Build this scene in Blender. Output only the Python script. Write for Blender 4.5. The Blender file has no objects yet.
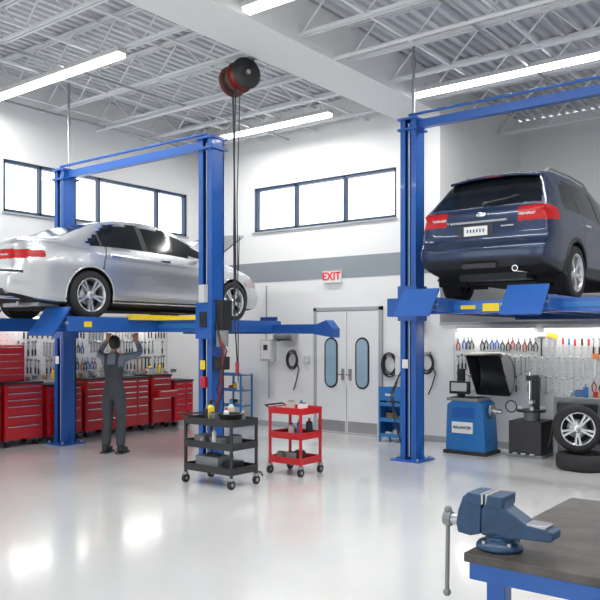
import bpy, math, random
import numpy as np
from mathutils import Vector, Matrix, Euler
random.seed(7)
scene = bpy.context.scene
COL = scene.collection
try: scene.view_settings.view_transform='Standard'
except Exception: pass

# ------------------------------------------------------------------ materials
_M = {}
def mat(name, col, rough=0.5, metal=0.0, var=0.04, scale=8.0, bump=0.0, coat=0.0, emis=None, es=0.0, spec=0.5):
    if name in _M: return _M[name]
    m = bpy.data.materials.new(name); m.use_nodes = True
    nt = m.node_tree; b = nt.nodes['Principled BSDF']
    b.inputs['Roughness'].default_value = rough
    b.inputs['Metallic'].default_value = metal
    b.inputs['Specular IOR Level'].default_value = spec
    b.inputs['Coat Weight'].default_value = coat
    b.inputs['Coat Roughness'].default_value = 0.05
    tc = nt.nodes.new('ShaderNodeTexCoord')
    nz = nt.nodes.new('ShaderNodeTexNoise'); nz.inputs['Scale'].default_value = scale
    nz.inputs['Detail'].default_value = 4
    nt.links.new(tc.outputs['Object'], nz.inputs['Vector'])
    mx = nt.nodes.new('ShaderNodeMix'); mx.data_type = 'RGBA'
    c = list(col)
    mx.inputs[6].default_value = [max(0, x*(1-var*2)) for x in c]+[1]
    mx.inputs[7].default_value = [min(1, x*(1+var*2)) for x in c]+[1]
    nt.links.new(nz.outputs['Fac'], mx.inputs[0])
    nt.links.new(mx.outputs[2], b.inputs['Base Color'])
    if bump > 0:
        bp = nt.nodes.new('ShaderNodeBump'); bp.inputs['Strength'].default_value = bump
        bp.inputs['Distance'].default_value = 0.01
        nt.links.new(nz.outputs['Fac'], bp.inputs['Height'])
        nt.links.new(bp.outputs['Normal'], b.inputs['Normal'])
    if emis:
        b.inputs['Emission Color'].default_value = list(emis)+[1]
        b.inputs['Emission Strength'].default_value = es
    _M[name] = m
    return m

WHITE = mat('wall_paint_white', (.77,.775,.775), .6, var=.01, scale=3)
WGREY = mat('wall_paint_grey', (.25,.28,.31), .6, var=.02)
DECK = mat('ceiling_deck_white', (.60,.62,.65), .5, var=.02)
STEELW = mat('joist_white_paint', (.68,.70,.72), .45, var=.02)
TRIM = mat('trim_grey', (.36,.38,.40), .5)
FRAME = mat('window_frame_navy', (.03,.06,.12), .4)
BLUE = mat('lift_blue_paint', (.012,.095,.38), .35, var=.05, coat=.2)
BLUE2 = mat('machine_blue_paint', (.015,.15,.42), .35, coat=.2)
BLACK = mat('black_plastic', (.015,.015,.017), .45)
DBLACK = mat('black_rubber', (.018,.018,.02), .75, bump=.15, scale=60)
CARTB = mat('cart_black', (.02,.021,.023), .4)
RED = mat('tool_red_paint', (.50,.010,.016), .32, coat=.3)
RED2 = mat('red_dark', (.30,.01,.012), .4)
CHROME = mat('chrome', (.75,.76,.78), .15, 1.0, var=.02)
STEEL = mat('steel', (.42,.43,.45), .35, .9)
ALU = mat('alloy_silver', (.72,.73,.75), .28, .85, var=.02)
GREYP = mat('grey_plastic', (.22,.23,.24), .5)
LGREY = mat('light_grey_plastic', (.55,.56,.55), .5)
YEL = mat('yellow_paint', (.80,.58,.02), .4)
ORNG = mat('orange_plastic', (.8,.22,.02), .4)
PEG = mat('pegboard_white', (.70,.71,.70), .6, var=.02, scale=40)
WOODT = mat('bench_wood', (.35,.22,.11), .5, var=.2, scale=10)
BENCHT = mat('bench_top_dark_worn', (.075,.066,.058), .36, var=.45, scale=9, bump=.35)
SKIN = mat('skin', (.50,.27,.17), .5)
HAIR = mat('hair_dark', (.02,.014,.01), .6)
OVER = mat('overall_charcoal', (.045,.05,.058), .8, scale=20, bump=.2)
SHIRT = mat('shirt_grey', (.16,.19,.23), .8, scale=20, bump=.2)
BOOT = mat('boot_black', (.012,.012,.012), .5)
SIL = mat('car_paint_silver', (.60,.62,.64), .27, .75, var=.01, coat=.8)
NAVY = mat('car_paint_navy', (.010,.026,.075), .28, .35, var=.02, coat=.6)
GLASSD = mat('car_glass_dark', (.008,.010,.012), .12, 0, var=.02, spec=.3)
SEAM = mat('panel_gap', (.03,.03,.035), .7)
TAIL = mat('tail_lamp_red', (.45,.004,.008), .30, spec=.35)
LAMPW = mat('lamp_clear', (.50,.40,.40), .25)
PLATEW = mat('number_plate_white', (.70,.71,.72), .4, var=.1, scale=30)
CHAR = mat('bumper_plastic_dark', (.020,.024,.032), .5)
LINER = mat('wheel_liner', (.008,.008,.008), .9)
TUBE = mat('fluorescent_tube', (1,1,1), .4, emis=(1,.99,.97), es=6)
TUBE2 = mat('bench_lamp_tube', (1,1,1), .4, emis=(1,.96,.9), es=4)
EXITR = mat('exit_red', (.75,.01,.015), .4, emis=(.8,.01,.01), es=.2)
BROWN = mat('reel_brown', (.14,.035,.02), .5)
SCREEN = mat('door_glass_blue', (.28,.42,.52), .1, coat=.6)
CREAM = mat('box_cream', (.55,.53,.45), .5)
PAPER = mat('label_white', (.75,.75,.75), .6)
VBLUE = mat('vise_blue_enamel', (.013,.052,.125), .42, var=.35, scale=14, bump=.25, coat=.1)

def floor_mat():
    m = mat('floor_epoxy', (.66,.665,.655), .12, var=.035, scale=.7, coat=.5)
    nt = m.node_tree; b = nt.nodes['Principled BSDF']
    tc = nt.nodes.new('ShaderNodeTexCoord')
    n = nt.nodes.new('ShaderNodeTexNoise'); n.inputs['Scale'].default_value = 2.2; n.inputs['Detail'].default_value = 6
    r = nt.nodes.new('ShaderNodeMapRange'); r.inputs[3].default_value=.08; r.inputs[4].default_value=.24
    nt.links.new(tc.outputs['Object'], n.inputs['Vector'])
    nt.links.new(n.outputs['Fac'], r.inputs[0]); nt.links.new(r.outputs[0], b.inputs['Roughness'])
    n2 = nt.nodes.new('ShaderNodeTexNoise'); n2.inputs['Scale'].default_value = 4
    bp = nt.nodes.new('ShaderNodeBump'); bp.inputs['Strength'].default_value=.07; bp.inputs['Distance'].default_value=.02
    nt.links.new(tc.outputs['Object'], n2.inputs['Vector'])
    nt.links.new(n2.outputs['Fac'], bp.inputs['Height']); nt.links.new(bp.outputs['Normal'], b.inputs['Normal'])
    b.inputs['Coat Roughness'].default_value=.12
    return m
FLOOR = floor_mat()
def glass_mat():
    m = bpy.data.materials.new('window_glass'); m.use_nodes = True
    nt = m.node_tree; nt.nodes.clear()
    o = nt.nodes.new('ShaderNodeOutputMaterial'); t = nt.nodes.new('ShaderNodeBsdfTransparent')
    g = nt.nodes.new('ShaderNodeBsdfGlossy'); g.inputs['Roughness'].default_value=.05
    x = nt.nodes.new('ShaderNodeMixShader'); x.inputs[0].default_value=.04
    nt.links.new(t.outputs[0], x.inputs[1]); nt.links.new(g.outputs[0], x.inputs[2]); nt.links.new(x.outputs[0], o.inputs[0])
    return m
GLASS = glass_mat()

# ------------------------------------------------------------------ mesh builder
class MB:
    def __init__(s): s.v=[]; s.f=[]; s.m=[]; s.sm=[]; s.mats=[]; s.off=Vector((0,0,0))
    def mi(s, m):
        if m not in s.mats: s.mats.append(m)
        return s.mats.index(m)
    def add(s, vs, fs, m, smooth=False):
        o=len(s.v); s.v += [tuple(Vector(v)+s.off) for v in vs]; k=s.mi(m)
        for f in fs: s.f.append([i+o for i in f]); s.m.append(k); s.sm.append(smooth)
    def box(s, c, d, m, R=None):
        vs=[]
        for x in (-.5,.5):
            for y in (-.5,.5):
                for z in (-.5,.5):
                    p=Vector((x*d[0],y*d[1],z*d[2]))
                    if R is not None: p=R@p
                    vs.append(p+Vector(c))
        s.add(vs,[(0,1,3,2),(4,6,7,5),(0,4,5,1),(2,3,7,6),(0,2,6,4),(1,5,7,3)],m)
    def bb(s, x0,x1,y0,y1,z0,z1,m): s.box(((x0+x1)/2,(y0+y1)/2,(z0+z1)/2),(abs(x1-x0),abs(y1-y0),abs(z1-z0)),m)
    def _basis(s, a):
        a=Vector(a).normalized(); t=Vector((0,0,1)) if abs(a.z)<.9 else Vector((1,0,0))
        u=a.cross(t).normalized(); w=a.cross(u).normalized(); return a,u,w
    def cyl(s,p0,p1,r,m,seg=12,r2=None,caps=True,smooth=True):
        p0=Vector(p0);p1=Vector(p1); a,u,w=s._basis(p1-p0); r2=r if r2 is None else r2
        vs=[]
        for p,rr in ((p0,r),(p1,r2)):
            for i in range(seg):
                t=2*math.pi*i/seg; vs.append(p+(u*math.cos(t)+w*math.sin(t))*rr)
        s.add(vs,[(i,(i+1)%seg,seg+(i+1)%seg,seg+i) for i in range(seg)],m,smooth)
        if caps:
            s.add(vs[:seg],[tuple(range(seg))[::-1]],m); s.add(vs[seg:],[tuple(range(seg))],m)
    def tube(s,pts,r,m,seg=8,closed=False):
        pts=[Vector(p) for p in pts]; n=len(pts); rs=r if isinstance(r,(list,tuple)) else [r]*n
        vs=[]; u=None
        for i,p in enumerate(pts):
            a=(pts[min(i+1,n-1)]-pts[max(i-1,0)])
            if closed: a=pts[(i+1)%n]-pts[(i-1)%n]
            if a.length<1e-6: a=Vector((0,0,1))
            a.normalize()
            if u is None: _,u,_w=s._basis(a)
            u=(u-a*u.dot(a)); 
            if u.length<1e-4: _,u,_w=s._basis(a)
            u.normalize(); w=a.cross(u)
            for k in range(seg):
                t=2*math.pi*k/seg; vs.append(p+(u*math.cos(t)+w*math.sin(t))*rs[i])
        fs=[]
        for i in range(n if closed else n-1):
            j=(i+1)%n
            for k in range(seg): fs.append((i*seg+k,i*seg+(k+1)%seg,j*seg+(k+1)%seg,j*seg+k))
        s.add(vs,fs,m,True)
        if not closed:
            s.add(vs[:seg],[tuple(range(seg))[::-1]],m); s.add(vs[-seg:],[tuple(range(seg))],m)
    def lathe(s,prof,o,axis,m,seg=32,smooth=True,a0=0,a1=2*math.pi,basis=None):
        o=Vector(o); a,u,w=s._basis(axis)
        if basis: u,w=Vector(basis[0]),Vector(basis[1])
        full=abs(a1-a0-2*math.pi)<1e-6; n=seg if full else seg+1; vs=[]
        for i in range(n):
            t=a0+(a1-a0)*i/seg
            for r,h in prof: vs.append(o+a*h+(u*math.cos(t)+w*math.sin(t))*r)
        k=len(prof); fs=[]
        for i in range(seg):
            j=(i+1)%n
            for q in range(k-1): fs.append((i*k+q,j*k+q,j*k+q+1,i*k+q+1))
        s.add(vs,fs,m,smooth)
    def prism(s,poly,ax,a,b,m):
        def P(p,h):
            if ax=='x': return (h,p[0],p[1])
            if ax=='y': return (p[0],h,p[1])
            return (p[0],p[1],h)
        n=len(poly); vs=[P(p,a) for p in poly]+[P(p,b) for p in poly]
        s.add(vs,[tuple(range(n)),tuple(range(n,2*n))[::-1]]+[(i,n+i,n+(i+1)%n,(i+1)%n) for i in range(n)],m)
    def sph(s,c,r,m,seg=16,rings=10,R=None):
        r=r if isinstance(r,(tuple,list)) else (r,r,r); vs=[];fs=[]
        for i in range(rings+1):
            ph=math.pi*i/rings
            for k in range(seg):
                t=2*math.pi*k/seg
                p=Vector((r[0]*math.sin(ph)*math.cos(t),r[1]*math.sin(ph)*math.sin(t),r[2]*math.cos(ph)))
                if R is not None: p=R@p
                vs.append(p+Vector(c))
        for i in range(rings):
            for k in range(seg): fs.append((i*seg+k,(i+1)*seg+k,(i+1)*seg+(k+1)%seg,i*seg+(k+1)%seg))
        s.add(vs,fs,m,True)
    def obj(s,name,loc=(0,0,0),rz=0,bevel=0,parent=None,rot=None,rec=True):
        me=bpy.data.meshes.new(name); me.from_pydata(s.v,[],s.f)
        for m in s.mats: me.materials.append(m)
        me.polygons.foreach_set('material_index',s.m); me.polygons.foreach_set('use_smooth',s.sm)
        if rec:
            import bmesh
            bm=bmesh.new(); bm.from_mesh(me)
            bmesh.ops.recalc_face_normals(bm,faces=bm.faces); bm.to_mesh(me); bm.free()
        me.update()
        o=bpy.data.objects.new(name,me); COL.objects.link(o); o.location=loc
        o.rotation_euler=rot if rot else (0,0,rz)
        if bevel:
            b=o.modifiers.new('bevel','BEVEL'); b.width=bevel; b.segments=2; b.limit_method='ANGLE'; b.angle_limit=.7
        if parent: o.parent=parent
        return o
def empty(name,loc,rz=0):
    e=bpy.data.objects.new(name,None); COL.objects.link(e); e.location=loc; e.rotation_euler=(0,0,rz); e.empty_display_size=.1
    return e
def text_mesh(txt,size,m,name,loc,rot,parent=None,ext=.002,bold=0):
    c=bpy.data.curves.new(name,'FONT'); c.body=txt; c.size=size; c.extrude=ext; c.align_x='CENTER'; c.align_y='CENTER'; c.offset=bold
    t=bpy.data.objects.new(name+'_c',c); COL.objects.link(t)
    dg=bpy.context.evaluated_depsgraph_get(); me=bpy.data.meshes.new_from_object(t.evaluated_get(dg))
    bpy.data.objects.remove(t); me.materials.clear(); me.materials.append(m)
    o=bpy.data.objects.new(name,me); COL.objects.link(o); o.location=loc; o.rotation_euler=rot
    if parent: o.parent=parent
    return o
def arcpts(c,r,a0,a1,n,plane='xz'):
    out=[]
    for i in range(n+1):
        t=a0+(a1-a0)*i/n; ca,sa=r*math.cos(t),r*math.sin(t)
        out.append({'xz':(c[0]+ca,c[1],c[2]+sa),'yz':(c[0],c[1]+ca,c[2]+sa),'xy':(c[0]+ca,c[1]+sa,c[2])}[plane])
    return out

# ------------------------------------------------------------------ room shell
ZC=5.8; RX=14.0; RY=-14.0; BX=5.35; YB=3.3
b=MB(); b.bb(-.3,RX+.3,RY-8,YB+.3,-.2,0,FLOOR); b.obj('floor')
b=MB(); vs=[];fs=[];x=0;i=0
prof=[]
while x<RX:
    prof+= [(x,ZC),(x+.07,ZC),(x+.085,ZC+.05),(x+.135,ZC+.05)]; x+=.15
for (px,pz) in prof: vs+= [(px,RY,pz),(px,YB,pz)]
fs=[(2*k,2*k+1,2*k+3,2*k+2) for k in range(len(prof)-1)]
b.add(vs,fs,DECK); b.bb(-.2,RX+.2,RY,YB+.2,ZC+.06,ZC+.2,DECK); b.obj('ceiling')
def wall_with_hole(name,axis,fix,th,a0,a1,z0,z1,h):
    b=MB()
    def B(p,q,zz0,zz1):
        if axis=='x': b.bb(p,q,fix,fix+th,zz0,zz1,WHITE)
        else: b.bb(fix,fix+th,p,q,zz0,zz1,WHITE)
    if h:
        ha,hb,hz0,hz1=h
        B(a0,ha,z0,z1);B(hb,a1,z0,z1);B(ha,hb,z0,hz0);B(ha,hb,hz1,z1)
    else: B(a0,a1,z0,z1)
    return b.obj(name)
wall_with_hole('wall_left','y',0,-.2,RY,0.2,0,ZC,(-4.3,-.35,3.64,4.47))
wall_with_hole('wall_back','x',0,.2,0,BX,0,ZC,(1.44,4.55,3.64,4.47))
b=MB(); b.bb(BX-.2,BX,.2,YB,0,ZC,WHITE); b.obj('wall_recess')
b=MB(); b.bb(BX,RX,YB,YB+.2,0,ZC,WHITE); b.obj('wall_bay')
b=MB(); b.bb(RX,RX+.2,RY,YB,0,ZC,WHITE); b.obj('wall_right')
b=MB()
for (p,q) in ((0,1.0),(6.2,7.8),(13,RX)): b.bb(p,q,RY-.2,RY,0,ZC,WHITE)
for (p,q) in ((1.0,6.2),(7.8,13)): b.bb(p,q,RY-.2,RY,4.3,ZC,WHITE)
b.obj('wall_front')
b=MB(); b.bb(BX,RX,0,.12,0,1.86,WHITE); b.bb(BX,RX,-.02,.14,1.86,1.90,TRIM); b.obj('wall_partition')
b=MB(); b.bb(.001,BX,-.006,-.0,2.69,3.06,WGREY); b.obj('trim_1')
b=MB(); b.bb(0.001,2.88,-.015,0,0,.10,TRIM); b.bb(4.31,BX,-.015,0,0,.10,TRIM); b.obj('baseboard_back')
b=MB(); b.bb(0,.015,-9,-.02,0,.10,TRIM); b.obj('baseboard_left')
b=MB(); b.bb(BX,RX,-.015,0,0,.10,TRIM); b.obj('baseboard_bay')
def window(name,axis,a0,a1,mull):
    b=MB(); z0,z1=3.64,4.47; t=.05
    def B(p,q,zz0,zz1,m=FRAME,d0=.03,d1=.11):
        if axis=='x': b.bb(p,q,d0,d1,zz0,zz1,m)
        else: b.bb(-d0,-d1,p,q,zz0,zz1,m)
    B(a0,a1,z0,z0+t);B(a0,a1,z1-t,z1)
    for q in [a0+t/2,a1-t/2]+mull: B(q-t/2,q+t/2,z0,z1)
    B(a0+.01,a1-.01,z0+.01,z1-.01,GLASS,.065,.07)
    B(a0-.02,a1+.02,z0-.03,z0,TRIM,-.03,.12)
    b.obj(name)
window('window_1','y',-4.3,-.35,[-3.62,-2.45,-1.1])
window('window_2','x',1.44,4.55,[2.42,3.5])
b=MB(); b.bb(4.6,BX,RY,.0,5.22,ZC,WHITE); b.obj('ceiling_girder')
# joists
b=MB()
def joist(y,x0,x1):
    zt,zb=ZC-.02,ZC-.50
    b.bb(x0,x1,y-.05,y-.012,zt-.04,zt,STEELW); b.bb(x0,x1,y+.012,y+.05,zt-.04,zt,STEELW)
    b.bb(x0,x1,y-.045,y-.012,zb,zb+.035,STEELW); b.bb(x0,x1,y+.012,y+.045,zb,zb+.035,STEELW)
    n=int((x1-x0)/.45); st=(x1-x0)/n
    for i in range(n):
        xa=x0+i*st; za,zz=(zb+.02,zt-.02) if i%2==0 else (zt-.02,zb+.02)
        b.cyl((xa,y,za),(xa+st,y,zz),.015,STEELW,seg=5,caps=False,smooth=False)
for k in range(13):
    y=-.45-k*1.05
    joist(y,0.0,4.6); joist(y,BX,RX)
for y in (.9,2.2): joist(y,BX,RX)
for xx in (.55,1.7,2.9,4.0,6.3,7.5,8.7,9.9,11.3):
    for zz in (ZC-.47,ZC-.06): b.bb(xx-.018,xx+.018,RY,-.0,zz-.015,zz+.015,STEELW)
b.cyl((.1,-2.6,5.24),(4.6,-2.6,5.24),.03,STEELW,seg=8); b.cyl((BX,-2.9,5.24),(RX,-2.9,5.24),.03,STEELW,seg=8)
for xx,zz in ((.35,5.26),(2.3,5.27),(7.2,5.26)): b.cyl((xx,RY,zz),(xx,-.02,zz),.018,STEEL,seg=8)
for (xx,yy,z0) in ((.79,-3.66,4.29),(5.84,-1.72,4.64)):
    b.cyl((xx,yy,z0),(xx,yy,ZC-.03),.022,STEEL,seg=8); b.cyl((xx,yy,z0+.7),(xx,yy,z0+.84),.035,STEEL,seg=8)
b.obj('ceiling_joists')
# lamps
def fixture(x0,x1,y,power):
    b=MB(); L=x1-x0
    b.bb(-L/2,L/2,-.07,.07,.03,.09,LGREY); b.bb(-L/2+.02,L/2-.02,-.06,.06,-.02,.03,TUBE)
    for q in (-L/2+.2,L/2-.2): b.cyl((q,0,.09),(q,0,.16),.006,STEEL,seg=6)
    e=b.obj('ceiling_light_fixture',((x0+x1)/2,y,5.2))
    l=bpy.data.lights.new('fixture_glow','AREA'); l.shape='RECTANGLE'; l.size=L; l.size_y=.12; l.energy=power
    l.color=(1,.985,.96)
    lo=bpy.data.objects.new('fixture_glow',l); COL.objects.link(lo); lo.location=(0,0,-.03); lo.parent=e
PW=76
for y in (-1.02,-4.72,-8.4):
    fixture(.3,3.4,y,PW) if y!=-1.02 else fixture(1.57,3.96,y,PW)
    fixture(5.45,8.6,y,PW); fixture(9.2,12.4,y,PW)
# ------------------------------------------------------------------ doors
b=MB()
x0,x1=2.95,4.24; xm=(x0+x1)/2
DW=mat('door_white',(.72,.73,.74),.45,var=.01)
b.bb(x0-.06,x0,-.05,0,0,2.18,TRIM); b.bb(x1,x1+.06,-.05,0,0,2.18,TRIM); b.bb(x0-.06,x1+.06,-.05,0,2.12,2.18,TRIM)
b.obj('trim_2')
def capsule(cx,z0,z1,w,n=8):
    r=w/2; pts=[]
    for i in range(n+1):
        t=math.pi*i/n; pts.append((cx+r*math.cos(t),z1-r+r*math.sin(t)))
    for i in range(n+1):
        t=math.pi+math.pi*i/n; pts.append((cx+r*math.cos(t),z0+r+r*math.sin(t)))
    return pts
for k,(a,c) in enumerate(((x0+.005,xm-.006),(xm+.006,x1-.005))):
    b=MB(); b.bb(a,c,-.045,-.003,.01,2.11,DW); m=(a+c)/2
    b.prism(capsule(m,.78,1.66,.28),'y',-.055,-.044,BLACK)
    b.prism(capsule(m,.81,1.63,.22),'y',-.060,-.050,SCREEN)
    hx=c-.07 if k==0 else a+.07
    b.bb(hx-.03,hx+.03,-.055,-.045,.92,1.12,STEEL); b.cyl((hx,-.045,1.02),(hx,-.10,1.02),.012,CHROME); b.box((hx,-.1,1.02),(.12,.02,.02),CHROME)
    b.bb(a+.02,c-.02,-.049,-.044,.03,.22,STEEL)
    b.obj('door_%d'%(k+1))
b=MB(); b.bb(-.19,.19,-.05,0,-.11,.11,PAPER); b.bb(-.19,.19,-.055,-.05,.10,.11,TRIM); s=b.obj('exit_sign',(3.28,-.0,2.72),bevel=.005)
text_mesh('EXIT',.19,EXITR,'exit_lettering',(0,-.054,0),(math.pi/2,0,0),s,bold=.004)

# ------------------------------------------------------------------ lifts
def lift(x0,x1,yp,zp,ztop,runx,ry0,ry1,fronty,fx1,flapw=.5):
    b=MB()
    for xi,px in enumerate((x0,x1)):
        b.bb(px-.12,px+.12,yp+.09,yp+.11,0,ztop,BLUE)
        b.bb(px-.12,px-.10,yp-.11,yp+.11,0,ztop,BLUE); b.bb(px+.10,px+.12,yp-.11,yp+.11,0,ztop,BLUE)
        b.bb(px-.12,px-.045,yp-.12,yp-.10,0,ztop,BLUE); b.bb(px+.045,px+.12,yp-.12,yp-.10,0,ztop,BLUE)
        b.bb(px-.05,px+.05,yp-.06,yp+.09,.05,ztop-.02,BLUE)
        b.cyl((px,yp-.085,.05),(px,yp-.085,ztop-.05),.012,STEEL,seg=8)
        b.bb(px-.22,px+.22,yp-.22,yp+.22,0,.025,BLUE)
        for ax in (-.17,.17):
            for ay in (-.17,.17): b.cyl((px+ax,yp+ay,.02),(px+ax,yp+ay,.05),.018,STEEL,seg=6)
            b.prism([(px+ax*.72,.025),(px+ax*1.15,.025),(px+ax*.72,.28)],'y',yp-.01,yp+.01,BLUE)
        b.bb(px-.15,px+.15,yp-.15,yp+.15,ztop,ztop+.03,BLUE)
        b.bb(px-.15,px+.15,yp-.15,yp+.15,ztop-.14,ztop-.11,BLUE)
        b.bb(px-.145,px+.145,yp-.15,yp+.14,zp-.25,zp+.22,BLUE)
        b.bb(px-.06,px+.06,yp-.165,yp-.15,zp-.1,zp+.1,BLACK)
        b.bb(px-.09,px+.0,yp-.123,yp-.118,1.25,1.37,YEL if xi else PAPER)
    b.bb(x0,x1,yp-.05,yp+.05,ztop-.11,ztop+.0,BLUE)
    b.cyl((x0,yp-.09,ztop+.07),(x1,yp-.09,ztop+.07),.02,BLUE,seg=8)
    b.bb(x0,x1,yp-.08,yp+.08,zp-.16,zp-.0,BLUE)
    b.bb(x0+.12,x1-.12,yp-.09,yp-.08,zp-.11,zp-.05,BLUE2)
    b.bb(x0+.12,fx1,fronty-.06,fronty+.06,zp-.18,zp-.03,BLUE)
    b.prism([(fx1-.30,zp-.18),(fx1+.10,zp-.24),(fx1+.10,zp-.10),(fx1-.02,zp+.03),(fx1-.2,zp-.03)],'y',fronty-.10,fronty+.10,BLUE)
    for (a,c) in runx:
        b.bb(a,c,ry0,ry1,zp-.12,zp-.01,BLUE)
        b.bb(a+.03,c-.03,ry0+.05,ry1-.05,zp-.012,zp-.0,GREYP)
        b.bb(a-.02,a,ry0,ry1,zp-.15,zp+.03,BLUE); b.bb(c,c+.02,ry0,ry1,zp-.15,zp+.03,BLUE)
        m=(a+c)/2
        R=Matrix.Rotation(math.radians(52),3,'X')
        b.box((m,ry0-.08,zp-.03),(flapw,.44,.025),BLUE,R)
        for ax in (-.18,0,.18): b.box((m+ax,ry0-.065,zp-.06),(.02,.36,.05),BLUE,R)
        b.cyl((a-.03,ry0,zp-.05),(c+.03,ry0,zp-.05),.02,STEEL,seg=8)
        b.bb(a+.05,c-.05,ry1-.03,ry1,zp,zp+.10,BLUE)
    return b
b=lift(.765,3.95,-3.7,1.90,4.25,((.97,1.42),(2.52,2.98)),-5.25,-1.1,-1.25,4.12)
b.bb(4.07,4.22,-3.78,-3.60,1.75,2.15,BLACK); b.cyl((4.16,-3.72,1.55),(4.16,-3.72,1.76),.08,GREYP,seg=16)
b.bb(4.07,4.20,-3.80,-3.62,1.25,1.42,BLACK); b.bb(3.88,4.02,-3.835,-3.82,1.9,2.1,PAPER)
b.bb(3.90,4.00,-3.89,-3.82,2.12,2.35,LGREY)
b.bb(3.90,3.98,-3.86,-3.81,1.02,1.16,RED)
for k in range(3):
    pts=[(4.1+.02*k,-3.78,1.9-.1*k),(4.28+.04*k,-3.85,1.5),(4.3-.05*k,-3.86,1.0),(4.14+.02*k,-3.8,.7+.1*k),(4.02,-3.84,.4)]
    P=[]
    for i in range(len(pts)-1):
        for t in np.linspace(0,1,5)[:-1]: P.append(Vector(pts[i]).lerp(Vector(pts[i+1]),t))
    b.tube(P,.012,(BLACK,RED2,BLACK)[k],seg=6)
b.bb(2.97,3.10,-4.3,-2.9,1.90,1.97,YEL); b.bb(2.6,3.0,-3.95,-3.45,1.90,1.96,YEL); b.bb(2.9,3.9,-3.83,-3.79,1.90,1.95,YEL)
for (q,w) in ((-5.0,.12),(-2.4,.1)): b.bb(3.0,3.003,q,q+w,1.80,1.87,YEL)
b.obj('car_lift',bevel=.004)
b=lift(5.84,8.95,-1.75,2.14,4.6,((6.03,6.48),(7.42,7.88)),-2.3,2.3,1.6,8.0,.50)
b.bb(6.9,7.12,-1.845,-1.838,2.0,2.10,YEL); b.bb(7.14,7.32,-1.845,-1.838,2.0,2.10,PAPER); b.bb(6.60,6.80,-1.845,-1.838,2.03,2.08,YEL)
b.bb(5.5,5.72,-1.85,-1.66,1.95,2.2,BLUE)
b.bb(5.62,5.74,-1.84,-1.7,1.15,1.4,LGREY)
for k in range(2):
    b.tube([(5.72,-1.86,1.2),(5.62-.03*k,-1.9,.9),(5.66,-1.9,.5),(5.73,-1.88,.25)],.01,BLACK,seg=6)
b.obj('car_lift.001',bevel=.004)
# hose reel hung from the girder side
b=MB(); c=Vector((4.25,-3.5,5.06)); ax=Vector((.93,-.36,0)).normalized()
for o,w,m in ((-.20,.03,BROWN),(.0,.03,BROWN),(.20,.03,BLACK)): b.lathe([(0,o),(.185,o),(.205,o+w/2),(.185,o+w),(0,o+w)],c,ax,m,28)
b.lathe([(.12,-.17),(.16,-.15),(.14,-.12),(.165,-.09),(.14,-.06),(.16,-.03),(.12,0)],c,ax,DBLACK,24)
b.lathe([(.12,.03),(.16,.05),(.14,.08),(.165,.11),(.14,.14),(.16,.17),(.12,.20)],c,ax,RED2,24)
b.cyl(c-ax*.24,c+ax*.28,.03,STEEL)
b.bb(4.20,4.60,-3.54,-3.46,5.235,5.285,STEEL); b.box(c+Vector((0,0,.10)),(.05,.05,.26),STEEL); b.bb(4.56,4.6,-3.6,-3.4,5.225,5.29,STEEL)
b.tube([(4.10,-3.44,5.08),(4.10,-3.45,4.8),(4.10,-3.44,4.5),(4.11,-3.44,4.0),(4.13,-3.44,3.0),(4.14,-3.44,2.3)],.012,BLACK,seg=6)
b.tube([(4.30,-3.62,4.92),(4.28,-3.62,4.0),(4.27,-3.62,3.0),(4.28,-3.62,2.0),(4.33,-3.62,1.35)],.009,BLACK,seg=6)
b.tube([(4.42,-3.66,4.98),(4.40,-3.7,3.4),(4.42,-3.7,2.0),(4.42,-3.7,1.1)],.007,BLACK,seg=6)
b.cyl((4.33,-3.62,1.35),(4.33,-3.62,1.2),.025,RED); b.cyl((4.42,-3.7,1.1),(4.42,-3.7,1.0),.02,STEEL)
b.obj('hose_reel')

# ------------------------------------------------------------------ cars
def wheel(b,c,sx,R,w,ns=10,rimc=ALU):
    ax=(sx,0,0)
    b.lathe([(.60*R,-w/2),(.70*R,-w*.52),(.86*R,-w*.53),(.96*R,-w*.47),(R,-w*.36),(R,-w*.12),(R*.975,-w*.11),(R*.975,-w*.07),(R,-w*.06),(R,w*.06),(R*.975,w*.07),(R*.975,w*.11),(R,w*.12),(R,w*.36),(.96*R,w*.47),(.86*R,w*.53),(.72*R,w*.52),(.70*R,w*.49)],c,ax,DBLACK,40)
    b.lathe([(.71*R,w*.47),(.70*R,w*.51),(.665*R,w*.49),(.64*R,w*.3),(.62*R,-w*.3)],c,ax,rimc,40)
    b.lathe([(.63*R,-.02),(0,-.02)],c,ax,LINER,24)
    b.lathe([(.42*R,w*.02),(.42*R,w*.06),(0,w*.06)],c,ax,STEEL,24)
    c=Vector(c)
    for i in range(ns):
        t=2*math.pi*i/ns + (.16 if i%2 else -.16)
        d=Vector((0,math.cos(t),math.sin(t))); n=Vector((0,-math.sin(t),math.cos(t))); o=Vector((sx,0,0))
        vs=[]
        for r,h,wd in ((.08*R,w*.36,.045*R),(.40*R,w*.40,.04*R),(.68*R,w*.44,.055*R)):
            for q in (-1,1):
                for dh in (0,-.03): vs.append(c+d*r+n*(q*wd)+o*(h+dh))
        fs=[]
        for k in (0,4): fs+= [(k,k+4,k+6,k+2),(k,k+1,k+5,k+4),(k+2,k+6,k+7,k+3)]
        b.add(vs,fs,rimc)
    b.lathe([(.17*R,w*.30),(.17*R,w*.38),(.12*R,w*.41),(0,w*.41)],c,ax,rimc,20)
    b.lathe([(.07*R,w*.41),(.06*R,w*.43),(0,w*.43)],c,ax,STEEL,16)

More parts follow.
